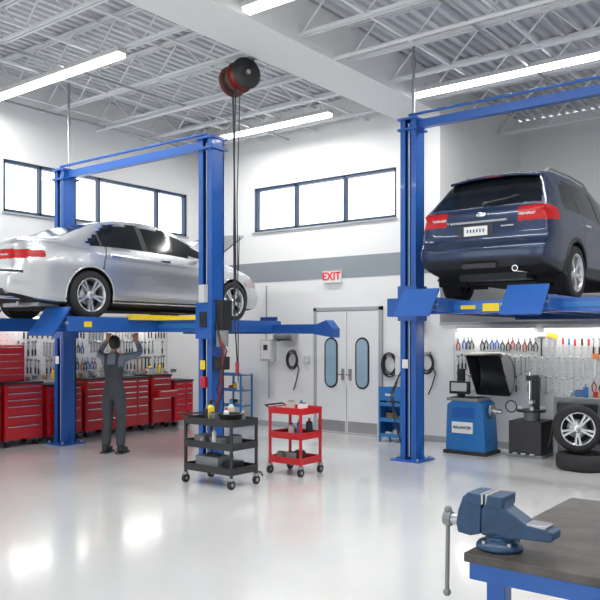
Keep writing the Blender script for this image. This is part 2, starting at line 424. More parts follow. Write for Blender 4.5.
def smooth_fn(pts,L,sig=.05):
    xs=np.linspace(-.5,L+.5,1200); ys=np.interp(xs,[p[0] for p in pts],[p[1] for p in pts])
    dx=xs[1]-xs[0]; k=int(3*sig/dx); ker=np.exp(-.5*(np.arange(-k,k+1)*dx/sig)**2); ker/=ker.sum()
    yp=np.pad(ys,k,mode='edge'); ys=np.convolve(yp,ker,mode='valid')
    return lambda s: float(np.interp(s,xs,ys))
def catmull(P,n):
    P=[np.array(p) for p in P]; out=[];us=[]
    E=[np.array((-P[1][0],P[1][1]))]+P+[np.array((-P[-2][0],P[-2][1]))]
    for i in range(len(P)-1):
        p0,p1,p2,p3=E[i:i+4]
        for k in range(n):
            t=k/n
            q=.5*((2*p1)+(-p0+p2)*t+(2*p0-5*p1+4*p2-p3)*t*t+(-p0+3*p1-3*p2+p3)*t**3)
            q[0]=max(q[0],0); out.append(q);us.append(i+t)
    out.append(P[-1]);us.append(len(P)-1.0)
    return out,us
def car_shell(L,F,paint,bump0,bump1,matlist,n=8):
    zb,W,zbelt,zt,g,dr=F
    def section(s):
        w=W(s);B=zb(s);bt=zbelt(s);T=zt(s);G=g(s);D=dr(s)
        bt=min(bt,T-.035)
        mid=B+(bt-B)*.55
        P=[(0,B),(.84*w,B),(.965*w,B+.08),(w,mid),(.988*w,bt-(bt-B)*.20),(.945*w,bt),(G,T-D),(G*.72,T-D*.18),(0,T)]
        return catmull(P,n)
    S=np.concatenate([np.linspace(0,.6,46)[:-1],np.linspace(.6,L-.5,int((L-1.1)/.018))[:-1],np.linspace(L-.5,L,32)])
    verts=[];faces=[];mi=[]; N=None
    def dy(s,z):
        return -bump0(z)*math.exp(-(s/.14)**2)+bump1(z)*math.exp(-((L-s)/.14)**2)
    def addring(pts,s,yo=0):
        st=len(verts)
        full=pts+[np.array((-p[0],p[1])) for p in pts[-2:0:-1]]
        for p in full: verts.append((p[0],s+dy(s,p[1])+yo,p[1]))
        return st,len(full)
    info=[]
    for s in S:
        pts,us=section(s); st,N=addring(pts,s); info.append((s,st))
    ufull=us+us[-2:0:-1]
    def face(a,reg):
        c=np.mean([verts[i] for i in a[0]],axis=0)
        m=paint(abs(c[0]),c[1],c[2],reg,a[1],c[0])
        if m is None: return
        faces.append(a[0]); mi.append(m)
    for (s0,a),(s1,c) in zip(info[:-1],info[1:]):
        for k in range(N):
            k2=(k+1)%N
            u=(ufull[k]+ufull[k2])/2
            face(((a+k,c+k,c+k2,a+k2),u),'side')
    for reg,s,bul in (('rear',0.0,-.05),('front',L,.06)):
        pts,us=section(s); zc=(pts[0][1]+pts[-1][1])/2; prev=info[0][1] if reg=='rear' else info[-1][1]
        K=28
        for k in range(K-1,-1,-1):
            r=k/K; q=[np.array((p[0]*r,zc+(p[1]-zc)*r)) for p in pts]
            st,_=addring(q,s,bul*(1-r**5))
            for j in range(N):
                j2=(j+1)%N
                face(((prev+j,st+j,st+j2,prev+j2),0),reg)
            prev=st
    me=bpy.data.meshes.new('body'); me.from_pydata(verts,[],faces)
    for m in matlist: me.materials.append(m)
    me.polygons.foreach_set('material_index',mi); me.polygons.foreach_set('use_smooth',[True]*len(faces)); 
    import bmesh
    bm=bmesh.new(); bm.from_mesh(me); bmesh.ops.recalc_face_normals(bm,faces=bm.faces); bm.to_mesh(me); bm.free()
    me.update()
    def surfx(s,z):
        pts,_=section(s); P=[p for p in pts[n:]]; 
        best=0
        for p,q in zip(P[:-1],P[1:]):
            if min(p[1],q[1])<=z<=max(p[1],q[1])+1e-6:
                t=0 if abs(q[1]-p[1])<1e-6 else (z-p[1])/(q[1]-p[1]); best=max(best,p[0]+(q[0]-p[0])*t)
        return best or W(s)
    return me,surfx
def inpoly(x,y,P):
    c=False;j=len(P)-1
    for i in range(len(P)):
        if ((P[i][1]>y)!=(P[j][1]>y)) and (x<(P[j][0]-P[i][0])*(y-P[i][1])/(P[j][1]-P[i][1])+P[i][0]): c=not c
        j=i
    return c
def hump(z,c,w,h): return h/(1+((z-c)/w)**4)
def arch_parts(b,surfx,sw,zw,Ra,xi,lip,liprad):
    for sx in (1,-1):
        pts=[]
        for i in range(25):
            t=math.radians(-8+196*i/24); s=sw+Ra*math.cos(t); z=zw+Ra*math.sin(t)
            pts.append((sx*(surfx(s,max(z,.22))-.004),s,z))
        b.tube(pts,liprad,lip,seg=8)
        vs=[];fs=[]
        for i in range(25):
            t=math.radians(-20+220*i/24); s=sw+(Ra+.004)*math.cos(t); z=zw+(Ra+.004)*math.sin(t)
            xo=surfx(s,min(max(z,.25),.8))-.01
            vs+=[(sx*xi,s,z),(sx*xo,s,z)]
        for i in range(24): fs.append((2*i,2*i+1,2*i+3,2*i+2))
        b.add(vs,fs,LINER,True)
        vs=[(sx*xi,sw+(Ra+.01)*math.cos(t),zw+(Ra+.01)*math.sin(t)) for t in np.linspace(math.radians(-20),math.radians(200),25)]
        b.add(vs,[tuple(range(25))],LINER)

# --- sedan
L=4.55
F=(smooth_fn([(0,.30),(.3,.22),(.7,.18),(3.9,.17),(4.3,.20),(4.55,.25)],L,.05),
   smooth_fn([(-.1,.66),(0,.72),(.1,.79),(.35,.835),(1.0,.86),(3.6,.86),(4.15,.82),(4.4,.72),(4.55,.56),(4.7,.45)],L,.05),
   smooth_fn([(0,.86),(.5,.93),(1.5,.93),(2.8,.89),(3.5,.85),(4.2,.74),(4.55,.58)],L,.08),
   smooth_fn([(-.1,.86),(0,.93),(.05,1.0),(.3,1.025),(.62,1.04),(1.25,1.31),(1.6,1.385),(2.1,1.405),(2.5,1.375),(2.75,1.31),(3.45,.985),(3.75,.93),(4.2,.82),(4.45,.70),(4.55,.60)],L,.045),
   smooth_fn([(0,.66),(.3,.73),(.6,.72),(.95,.64),(1.35,.575),(2.2,.58),(2.75,.595),(3.1,.66),(3.5,.74),(4.2,.66),(4.55,.42)],L,.06),
   smooth_fn([(0,.04),(.6,.035),(1.3,.06),(2.7,.06),(3.4,.04),(4.55,.03)],L,.06))
SW=(1.02,3.72); ZW=.315; RA=.365
side_glass=[(.98,1.00),(1.42,1.285),(1.9,1.325),(2.45,1.305),(2.72,1.24),(3.22,.985),(3.24,.955),(2.9,.945),(1.2,.965),(1.0,.975)]
side_trim=[(.94,.985),(1.40,1.30),(1.9,1.34),(2.47,1.32),(2.74,1.255),(3.27,.985),(3.27,.94),(2.9,.93),(1.2,.95),(.97,.96)]
ML=[SIL,GLASSD,SEAM,TAIL,LAMPW,CHAR,LINER,CHROME]
def paint_sedan(x,y,z,reg,u,sx):
    if reg=='side':
        if u>.5:
            for sw in SW:
                if (y-sw)**2+(z-ZW)**2<RA*RA and x>.42: return None
        if u<1.3: return 6
        if 4.9<u<6.4 and inpoly(y,z,side_glass):
            if 1.93<y<2.02 or 1.20<y<1.235 and z<1.2: return 2
            return 1
        if 4.9<u<6.4 and inpoly(y,z,side_trim): return 7
        if u>6.0 and .70<y<1.27 and x<.9*F[4](y): return 1
        if u>6.0 and 2.80<y<3.42 and x<.93*F[4](y): return 1
        if u>6.0 and 3.46<y<4.25 and x<.62: return 6
        if y<.36 and .715+.12*y<z<.835: return 3
        if u<5.1 and y<.30 and .56<z<.575: return 2
        if y>4.05 and .56<z<.70 and x>.45: return 4
        for q in (1.98,3.02):
            if abs(y-q)<.009 and .25<z<.95 and u<5.4: return 2
        if abs(z-.25)<.012 and 1.4<y<3.3: return 2
        if abs(y-(1.16+.28*max(0,z-.5)))<.009 and .62<z<.96 and u<5.4 : return 2
        if z<.215: return 5
        return 0
    if reg=='rear':
        if .715<z<.835 and x>.32: return 3 if not (.76<z<.78 and x<.62) else 4
        if abs(z-.575)<.008: return 2
        if z<.36 and x<.6: return 5
        return 0
    if .30<z<.45 and x<.45: return 6
    if .50<z<.62 and x<.32: return 6
    return 0
SED=empty('sedan_car',(1.96,-5.76,1.905))
me,sx_=car_shell(L,F,paint_sedan,lambda z:hump(z,.44,.14,.07),lambda z:hump(z,.40,.15,.07),ML)
bo=bpy.data.objects.new('body_shell',me); COL.objects.link(bo); bo.parent=SED
b=MB()
for sw in SW: arch_parts(b,sx_,sw,ZW,RA,.5,SIL,.012)
for q in (1.42,2.30):
    X=sx_(q,.86); 
    for s in (1,-1): b.box((s*(X+.012),q,.84),(.02,.17,.025),CHROME)
for s in (1,-1):
    b.sph((s*.93,3.02,1.0),(.09,.055,.065),SIL); b.box((s*.86,3.05,.97),(.09,.03,.02),BLACK)
    b.sph((s*.935,2.985,1.0),(.075,.03,.05),BLACK)
b.bb(-.26,.26,-.135,-.11,.59,.69,PLATEW) ; b.bb(-.30,.30,-.085,-.06,.84,.86,CHROME)
b.sph((0,-.055,.90),(.05,.015,.03),CHROME)
for s in (-.5,.5): b.cyl((s,-.10,.27),(s,.2,.27),.035,CHROME); b.cyl((s,-.101,.27),(s,-.09,.27),.028,BLACK)
b.box((0,2.2,.16),(1.1,3.2,.06),LINER); b.cyl((.3,.3,.2),(.3,3.2,.15),.03,STEEL); b.box((.2,.55,.22),(.8,.3,.12),STEEL)
for sw in SW: b.cyl((-.7,sw,.3),(.7,sw,.3),.04,STEEL)
R=Matrix.Rotation(math.radians(33),3,'X'); hinge=Vector((0,3.47,1.0))
vs=[];nn=8
for i in range(nn+1):
    for j in range(nn+1):
        u=j/nn*2-1; v=i/nn; wdt=.70-.10*v*v
        vs.append(hinge+R@Vector((u*wdt,v*.88,.035*(1-u*u)-.05*v*v)))
fs=[(i*(nn+1)+j,i*(nn+1)+j+1,(i+1)*(nn+1)+j+1,(i+1)*(nn+1)+j) for i in range(nn) for j in range(nn)]
b.add(vs,fs,SIL,True); b.add([v+Vector((0,.012,-.02)) for v in vs],fs,SIL,True)
b.cyl((.6,4.1,.82),(.6,4.12,1.40),.008,BLACK,seg=6)
b.box((0,3.85,.80),(.7,.5,.12),GREYP); b.box((.4,3.9,.82),(.25,.3,.15),BLACK)
b.obj('fittings',parent=SED,rec=True)
b=MB()
for sw in SW:
    for s in (1,-1): wheel(b,(s*.755,sw,ZW),s,.315,.20)
b.obj('wheels',parent=SED)

# --- SUV
L2=4.4
G2=(smooth_fn([(0,.40),(.3,.34),(.6,.30),(3.7,.28),(4.2,.30),(4.4,.38)],L2,.05),
   smooth_fn([(-.1,.80),(0,.83),(.1,.86),(.3,.878),(1.0,.88),(3.5,.88),(4.1,.83),(4.3,.74),(4.4,.62)],L2,.05),
   smooth_fn([(0,1.03),(.3,1.09),(1.2,1.08),(2.6,1.03),(3.4,1.0),(4.2,.90),(4.4,.75)],L2,.08),
   smooth_fn([(-.1,1.05),(0,1.13),(.06,1.19),(.36,1.53),(.50,1.635),(.85,1.68),(1.6,1.70),(2.3,1.665),(2.7,1.55),(3.3,1.14),(3.6,1.09),(4.15,1.0),(4.35,.88),(4.4,.8)],L2,.035),
   smooth_fn([(0,.80),(.10,.76),(.36,.65),(.6,.615),(1.0,.61),(2.3,.60),(2.7,.62),(3.3,.76),(4.1,.72),(4.4,.55)],L2,.05),
   smooth_fn([(0,.03),(.15,.05),(.5,.085),(2.7,.08),(3.4,.04),(4.4,.03)],L2,.06))
SW2=(.90,3.52); ZW2=.345; RA2=.405
glass2=[(.56,1.20),(.78,1.50),(1.1,1.555),(1.9,1.575),(2.35,1.54),(2.62,1.46),(3.06,1.13),(3.06,1.10),(1.2,1.125),(.6,1.16)]
ML2=[NAVY,GLASSD,SEAM,TAIL,LAMPW,CHAR,LINER,CHROME]
def paint_suv(x,y,z,reg,u,sx):
    if reg=='side':
        if u>.5:
            for sw in SW2:
                if (y-sw)**2+(z-ZW2)**2<RA2*RA2 and x>.42: return None
        if u<1.3: return 6
        if 4.9<u<6.4 and inpoly(y,z,glass2):
            if 2.0<y<2.07 or 1.15<y<1.20: return 2
            return 1
        if u>5.2 and y<.46 and z>1.16 and x<.73-(z-1.16)*.30 and z<1.57: return 1
        if u>6.0 and 2.74<y<3.28 and x<.93*G2[4](y): return 1
        if y<.30 and .93+.10*y<z<1.115 and u<6.6 and x>.5: return 3
        if z<.46: return 5
        for sw in SW2:
            if (y-sw)**2+(z-ZW2)**2<(RA2+.045)**2: return 5
        if y>4.0 and .78<z<.92 and x>.5: return 4
        for q in (2.03,2.98):
            if abs(y-q)<.009 and z<1.1: return 2
        if abs(y-(1.12+.3*max(0,z-.6)))<.009 and z<1.1: return 2
        return 0
    if reg=='rear':
        if .93<z<1.115 and x>.47: return 4 if 1.0<z<1.03 and x<.68 else 3
        if z<.50: return 5
        if abs(z-.70)<.006 and x<.62: return 2
        if abs(x-.62)<.006 and .70<z<.93: return 2
        return 0
    if .55<z<.80 and x<.5: return 6
    if z<.5: return 5
    return 0
SUV=empty('suv_car',(6.965,-1.98,2.145))
me,sx2=car_shell(L2,G2,paint_suv,lambda z:hump(z,.56,.13,.09),lambda z:hump(z,.5,.18,.07),ML2)
bo=bpy.data.objects.new('body_shell',me); COL.objects.link(bo); bo.parent=SUV
b=MB()
for sw in SW2: arch_parts(b,sx2,sw,ZW2,RA2,.5,CHAR,.018)
vs=[];
for t in np.linspace(-1,1,13):
    w=.585; xx=t*w; dz=-.05*t*t
    vs+=[(xx,.29,1.595+dz),(xx,.58,1.668+dz),(xx,.56,1.61+dz),(xx,.305,1.567+dz)]
fs=[]
for i in range(12):
    for k in range(4): fs.append((4*i+k,4*i+(k+1)%4,4*i+4+(k+1)%4,4*i+4+k))
fs+= [(0,1,2,3),(48,49,50,51)]
b.add(vs,fs,NAVY,True)
b.bb(-.12,.12,.30,.32,1.570,1.583,TAIL)
for s in (1,-1):
    pts=[(s*.56,.62,1.62),(s*.565,.75,1.69),(s*.56,1.5,1.715),(s*.555,2.1,1.70),(s*.555,2.3,1.63)]
    b.tube(pts,.015,STEEL,seg=8)
    b.sph((s*.97,2.90,1.13),(.10,.06,.085),NAVY); b.box((s*.88,2.92,1.09),(.10,.04,.03),BLACK)
    for q in (1.35,2.3): b.box((s*(sx2(q,.98)+.012),q,.98),(.02,.18,.028),CHROME)
    b.bb(s*.52,s*.70,-.112,-.085,.56,.60,TAIL)
b.bb(-.30,.16,-.062,-.03,.775,.93,CHAR); b.bb(-.22,.09,-.075,-.058,.79,.905,PLATEW)
for k in range(6): b.bb(-.18+.042*k,-.18+.042*k+.018,-.078,-.074,.83,.87,VBLUE)
b.bb(-.40,.34,-.085,-.05,.945,.970,CHROME)
b.sph((0,-.055,1.045),(.07,.012,.030),CHROME); b.bb(.26,.42,-.06,-.05,.88,.895,CHROME)
b.cyl((0,.06,1.20),(0,.02,1.19),.025,BLACK); b.tube([(0,.03,1.20),(.28,.08,1.24),(.42,.11,1.27)],.009,BLACK,seg=6)
b.bb(-.22,.22,-.12,-.08,.38,.44,BLACK)
b.cyl((.45,-.09,.36),(.45,.3,.36),.038,CHROME); b.cyl((.45,-.095,.36),(.45,-.08,.36),.03,BLACK)
b.box((0,2.2,.28),(1.1,3.2,.08),LINER); b.box((0,.45,.33),(.9,.35,.14),CHAR)
b.tube([(.2,2.4,1.64),(.2,2.3,1.90)],.004,BLACK,seg=5)
for s in (1,-1): b.tube([(s*.6,.9,.34),(0,.9,.30)],.05,GREYP,seg=8); b.cyl((s*.55,.75,.3),(s*.5,.75,.6),.035,YEL)
b.obj('fittings',parent=SUV)
b=MB()
for sw in SW2:
    for s in (1,-1): wheel(b,(s*.77,sw,ZW2),s,.345,.21)
b.obj('wheels',parent=SUV)

# ------------------------------------------------------------------ mechanic
MEC=empty('mechanic_person',(2.14,-3.85,0),math.radians(24))
J=[((0,0,.93),.13,.105),((0,.0,1.06),.125,.10),((0,0,1.22),.15,.115),((0,0,1.36),.12,.09),((0,.0,1.43),.055,.055),((0,.015,1.50),.048,.05)]
E=[(0,1),(1,2),(2,3),(3,4),(4,5)]
def addj(p,rx,ry,par): J.append((p,rx,ry)); E.append((par,len(J)-1)); return len(J)-1
for s in (1,-1):
    k=addj((s*.15,0,1.375),.07,.07,3); k=addj((s*.20,.04,1.39),.062,.062,k); k=addj((s*.27,.12,1.41),.055,.055,k)
    k=addj((s*.325,.19,1.44),.047,.047,k); k=addj((s*.29,.22,1.53),.044,.044,k); k=addj((s*.22,.24,1.635),.031,.031,k)
    sp=.0
    k=addj((s*.095,0,.85),.100,.102,0); k=addj((s*.10,.0,.66),.092,.095,k); k=addj((s*(.105+sp),.02,.48),.076,.078,k)
    k=addj((s*(.11+sp),-.01,.28),.072,.075,k); k=addj((s*(.115+sp),-.02,.09),.068,.070,k)
me=bpy.data.meshes.new('t'); me.from_pydata([j[0] for j in J],E,[])
o=bpy.data.objects.new('t',me); COL.objects.link(o)
sk=o.modifiers.new('s','SKIN'); sk.use_smooth_shade=True
for i,j in enumerate(J):
    d=me.skin_vertices[0].data[i]; d.radius=(j[1],j[2]); d.use_root=(i==0)
sb=o.modifiers.new('ss','SUBSURF'); sb.levels=2; sb.render_levels=2
dg=bpy.context.evaluated_depsgraph_get(); nm=bpy.data.meshes.new_from_object(o.evaluated_get(dg)); bpy.data.objects.remove(o)
nm.name='clothed_body'; nm.materials.clear()
for m in (OVER,SHIRT,SKIN): nm.materials.append(m)
for p in nm.polygons:
    c=p.center; x,y,z=c; p.use_smooth=True
    if z>1.455 and abs(x)<.1: p.material_index=2
    elif abs(x)>.235 and z>1.58 or (z>1.60 and abs(x)>.15): p.material_index=2
    elif abs(x)>.155 and z>1.2: p.material_index=1
    elif z>1.26 and not (.045<abs(x)<.10): p.material_index=1
    else: p.material_index=0
bo=bpy.data.objects.new('clothed_body',nm); COL.objects.link(bo); bo.parent=MEC
b=MB()
R=Matrix.Rotation(math.radians(22),3,'X'); hc=Vector((0,.03,1.585))
b.sph(hc,(.074,.092,.105),SKIN,20,14,R)
def hp(x,y,z): return hc+R@Vector((x,y,z))
b.sph(hp(0,.05,-.055),(.045,.05,.045),SKIN,14,8,R)
b.tube([hp(0,.088,.015),hp(0,.108,-.02),hp(0,.092,-.03)],[.008,.014,.01],SKIN,seg=6)
for s in (1,-1):
    b.sph(hp(s*.032,.078,.012),(.013,.01,.009),PAPER,8,6,R); b.sph(hp(s*.032,.087,.012),(.005,.003,.005),HAIR,6,4)
    b.sph(hp(s*.075,0,-.01),(.010,.02,.03),SKIN,8,6,R); b.box(hp(s*.032,.085,.032),(.03,.006,.006),HAIR,R)
b.box(hp(0,.093,-.05),(.04,.008,.008),RED2,R)
vs=[];fs=[];sg,rg=24,16
for i in range(rg+1):
    ph=math.pi*i/rg
    for k in range(sg):
        t=2*math.pi*k/sg; vs.append(Vector((.082*math.sin(ph)*math.cos(t),.098*math.sin(ph)*math.sin(t)-.006,.112*math.cos(ph)+.006)))
for i in range(rg):
    for k in range(sg):
        f=(i*sg+k,(i+1)*sg+k,(i+1)*sg+(k+1)%sg,i*sg+(k+1)%sg); c=sum((vs[q] for q in f),Vector())/4
        if c.z>.055 or (c.y<.015 and c.z>-.062): fs.append(f)
b.add([hc+R@v for v in vs],fs,HAIR,True)
b.obj('head',parent=MEC)
b=MB()
for s in (1,-1):
    w=Vector((s*.22,.24,1.635)); d=Vector((-s*.12,.10,1)).normalized(); side=Vector((-s,0,0))
    b.tube([w-d*.02,w+d*.02,w+d*.05,w+d*.072],[.027,.034,.037,.03],SKIN,seg=10)
    for i in range(4):
        o=w+d*.066+side*(.027-.018*i)*1.0; l=(.060,.072,.078,.066)[i]*.5
        b.tube([o,o+d*l*.45+Vector((0,.006,0)),o+d*l*.62+Vector((0,.03,0)),o+d*l*.6+Vector((0,.048,0))],[.0085,.0085,.008,.006],SKIN,seg=6)
    o=w+d*.03+side*.03; b.tube([o,o+side*.022+d*.02+Vector((0,.008,0)),o+side*.026+d*.05+Vector((0,.02,0))],[.011,.010,.007],SKIN,seg=6)
b.obj('hands',parent=MEC)
b=MB()
for s in (1,-1):
    xx=s*.12
    b.sph((xx,.035,.05),(.05,.14,.05),BOOT,16,10); b.cyl((xx,-.03,.04),(xx,-.02,.15),.052,BOOT,seg=14); b.box((xx,.03,.012),(.095,.27,.024),BOOT)
b.obj('boots',parent=MEC)

# ------------------------------------------------------------------ tool chests
def chest(w,d,h,rows,name,loc,rz,top=BLACK,split=False,openrow=None,paint=RED):
    b=MB(); z0=.11
    b.bb(-w/2,w/2,-d/2,d/2,z0,h-.03,paint); b.bb(-w/2-.01,w/2+.01,-d/2-.015,d/2,h-.03,h,top)
    n=len(rows); tot=sum(rows); z=h-.05; H=h-.05-z0-.02
    for i,r in enumerate(rows):
        hh=H*r/tot
        cols=[(-w/2+.02,w/2-.02)] if not split else [(-w/2+.02,-.01+w*.08),(w*.08+.01,w/2-.02)]
        for (a,c) in cols:
            yy=-d/2-.012-(.18 if openrow==i else 0)
            b.bb(a,c,yy,-d/2,z-hh+.008,z-.004,paint); b.bb(a+.02,c-.02,yy-.014,yy,z-.026,z-.012,CHROME)
            b.bb(a,c,-d/2-.003,-d/2,z-.006,z-.0,BLACK)
        z-=hh
    for ax in (-w/2+.07,w/2-.07):
        for ay in (-d/2+.07,d/2-.07):
            b.cyl((ax-.018,ay,.05),(ax+.018,ay,.05),.05,DBLACK,seg=14); b.box((ax,ay,.09),(.05,.06,.03),STEEL)
    b.cyl((w/2+.03,-d/2+.05,h-.12),(w/2+.03,d/2-.05,h-.12),.012,CHROME,seg=8)
    for q in (-d/2+.06,d/2-.06): b.cyl((w/2,q,h-.12),(w/2+.03,q,h-.12),.008,CHROME,seg=6)
    return b.obj(name,loc,rz,bevel=.004)
rz=math.pi/2
ys=[-6.4,-5.68,-4.97,-4.26,-3.53,-2.82,-2.11,-1.48,-.93]
for i,y in enumerate(ys):
    w=.64 if i<7 else .47
    chest(w,.48,(.98,.98,.96,.98,.92,.98,.96,.98,.86)[i],[(1,1,1,1.5,1.5,2),(1,1,1.3,2,2),(1,1,1,1,1.6,1.6)][i%3],'tool_chest' if i==0 else 'tool_chest.%03d'%i,(.27,y,0),rz,split=(i%2==0),openrow=(2 if i==7 else None))
b=MB(); b.bb(-.82,.82,-.16,.16,0,.56,RED)
for k in range(5):
    for (a,c) in ((-.80,-.28),(-.26,.26),(.28,.80)): b.bb(a,c,-.175,-.16,.02+k*.105,.118+k*.105,RED); b.bb(a+.03,c-.03,-.187,-.175,.098+k*.105,.110+k*.105,CHROME)
b.obj('tool_chest_hutch',(.20,-4.98,.985),rz,bevel=.003)
def tool(b,x,z,kind,s=1.0):
    y=-.03
    if kind==0:
        L=random.uniform(.14,.26)*s; b.bb(x-.008,x+.008,y-.008,y,z-L,z,STEEL)
        b.lathe([(.010,0),(.022,0),(.022,.01),(.010,.01),(.010,0)],(x,y-.01,z),(0,1,0),STEEL,10); b.prism([(x-.022,z-L-.03),(x-.009,z-L-.012),(x+.009,z-L-.012),(x+.022,z-L-.03),(x+.02,z-L+.01),(x-.02,z-L+.01)],'y',y-.01,y,STEEL)
    elif kind==1:
        m=random.choice([RED,YEL,BLACK,BLACK,BLUE2]); b.cyl((x,y,z),(x,y,z-.10),.016,m,seg=8); b.cyl((x,y,z-.1),(x,y,z-.24),.004,STEEL,seg=6)
    elif kind==2:
        b.cyl((x,y,z),(x,y,z-.28),.012,random.choice([WOODT,BLACK]),seg=8); b.cyl((x-.055,y,z),(x+.055,y,z),.02,GREYP,seg=8)
    elif kind==3:
        m=random.choice([RED2,BLACK,BLACK,BLUE])
        for s_ in (1,-1): b.tube([(x,y,z-.05),(x+s_*.03,y,z-.11),(x+s_*.02,y,z-.19)],.008,m,seg=6); b.tube([(x,y,z-.05),(x+s_*.012,y,z-.02),(x,y,z+.02)],.007,STEEL,seg=6)
    elif kind==4:
        b.cyl((x,y,z),(x,y-.02,z),.022,GREYP,seg=10); b.cyl((x,y,z),(x,y,z-.22),.009,STEEL,seg=8); b.cyl((x,y,z-.12),(x,y,z-.22),.013,BLACK,seg=8)
    else:
        b.prism([(x,z),(x+.05,z),(x+.02,z-.3),(x,z-.3)],'y',y-.004,y,STEEL); b.bb(x-.01,x+.07,y-.012,y,z,z+.08,ORNG)
def pegboard(name,L,z0,z1,loc,rz,dens,xskip=None):
    b=MB(); b.bb(-L/2,L/2,-.02,0,z0,z1,PEG)
    for q in (-L/2,L/2-.02): b.bb(q,q+.02,-.024,0,z0,z1,LGREY)
    for i in range(int(L/.1)):
        for j in range(int((z1-z0)/.1)):
            X=-L/2+.05+i*.1; Z=z0+.05+j*.1; b.add([(X-.006,-.0205,Z-.006),(X+.006,-.0205,Z-.006),(X+.006,-.0205,Z+.006),(X-.006,-.0205,Z+.006)],[(0,1,2,3)],BLACK)
    rows=int((z1-z0)/.28)
    for r in range(rows):
        z=z1-.06-r*.285; x=-L/2+.08
        kind=random.choice([0,1,2,3,4])
        while x<L/2-.08:
            if random.random()<.14: kind=random.choice([0,1,2,3,4,5,0,4])
            if random.random()<dens and not (xskip and x<xskip): tool(b,x,z+random.uniform(-.015,.015),kind)
            x+=random.uniform(.055,.10)
            if random.random()<.06: kind=random.choice([0,1,3,4]); x+=.08
    b.obj(name,loc,rz)
pegboard('tool_pegboard',5.4,1.06,1.92,(0.001,-3.6,0),rz,.92,xskip=-.50)
pegboard('tool_pegboard.001',4.6,.86,1.72,(BX+2.55,-.001,0),0,.95)
def blamp(L,loc,rz,e):
    b=MB(); b.bb(-L/2,L/2,-.16,0,.03,.07,LGREY); b.bb(-L/2+.02,L/2-.02,-.13,-.05,0,.03,TUBE2)
    o=b.obj('bench_light_fixture',loc,rz)
    l=bpy.data.lights.new('bench_glow','AREA'); l.shape='RECTANGLE'; l.size=L; l.size_y=.08; l.energy=e; l.color=(1,.96,.90)
    lo=bpy.data.objects.new('bench_glow',l); COL.objects.link(lo); lo.location=(0,-.09,-.01); lo.parent=o
for y in (-5.2,-3.5,-1.8): blamp(1.4,(0.001,y,1.96),rz,7)
for x in (6.3,7.65,9.0): blamp(1.2,(x,-.001,1.765),0,6)

def clutter(b,x0,x1,y0,y1,z,n,hmax=.25):
    ms=[RED,YEL,BLACK,GREYP,LGREY,BLUE2,BLACK,GREYP,PAPER,CREAM,STEEL,BLACK,WOODT]
    for i in range(n):
        x=x0+(x1-x0)*(i+.5)/n; y=random.uniform(y0,y1); k=random.random(); m=random.choice(ms)
        if k<.35:
            r=random.uniform(.025,.045); h=random.uniform(.1,hmax); b.cyl((x,y,z),(x,y,z+h*.75),r,m,seg=12); b.cyl((x,y,z+h*.75),(x,y,z+h*.85),r,m,seg=12,r2=r*.4); b.cyl((x,y,z+h*.85),(x,y,z+h),r*.4,random.choice(ms),seg=10)
        elif k<.75:
            w=random.uniform(.06,.15); h=random.uniform(.04,.14); b.box((x,y,z+h/2),(w,random.uniform(.06,.12),h),m); b.box((x,y,z+h+.005),(w*.8,.05,.01),BLACK)
        else:
            b.cyl((x,y-.04,z+.03),(x,y+.06,z+.03),.03,STEEL,seg=10); b.box((x,y,z+.05),(.03,.12,.03),m)
b=MB(); clutter(b,-.50,2.7,-.10,.10,.0,24,.24); b.obj('workshop_supplies',(.22,-3.55,.985),rz)

# ------------------------------------------------------------------ utility carts
def cart(name,w,d,h,m,loc,rz,shelves,cl,extra=None):
    b=MB()
    for ax in (-1,1):
        for ay in (-1,1):
            X=ax*(w/2-.012);Y=ay*(d/2-.012)
            b.bb(X-.014,X+.014,Y-.014,Y+.014,.12,h,m)
            b.cyl((X-.016,Y,.05),(X+.016,Y,.05),.05,DBLACK,seg=16); b.cyl((X-.018,Y,.05),(X+.018,Y,.05),.022,STEEL,seg=10); b.box((X,Y,.108),(.05,.05,.03),STEEL)
    for z in shelves:
        b.bb(-w/2,w/2,-d/2,d/2,z,z+.012,m)
        for s in (-1,1): b.bb(-w/2,w/2,s*(d/2)-.006,s*(d/2)+.006,z-.01,z+.07,m); b.bb(s*(w/2)-.006,s*(w/2)+.006,-d/2,d/2,z-.01,z+.07,m)
    b.tube([(-w/2,-d/2+.04,h-.03),(-w/2-.09,-d/2+.04,h+.01),(-w/2-.09,d/2-.04,h+.01),(-w/2,d/2-.04,h-.03)],.012,m if m!=RED else BLACK,seg=8)
    for z,n in cl: clutter(b,-w/2+.06,w/2-.06,-d/2+.1,d/2-.1,z+.012,n,.22)
    if extra: extra(b)
    b.obj(name,loc,rz,bevel=.002)
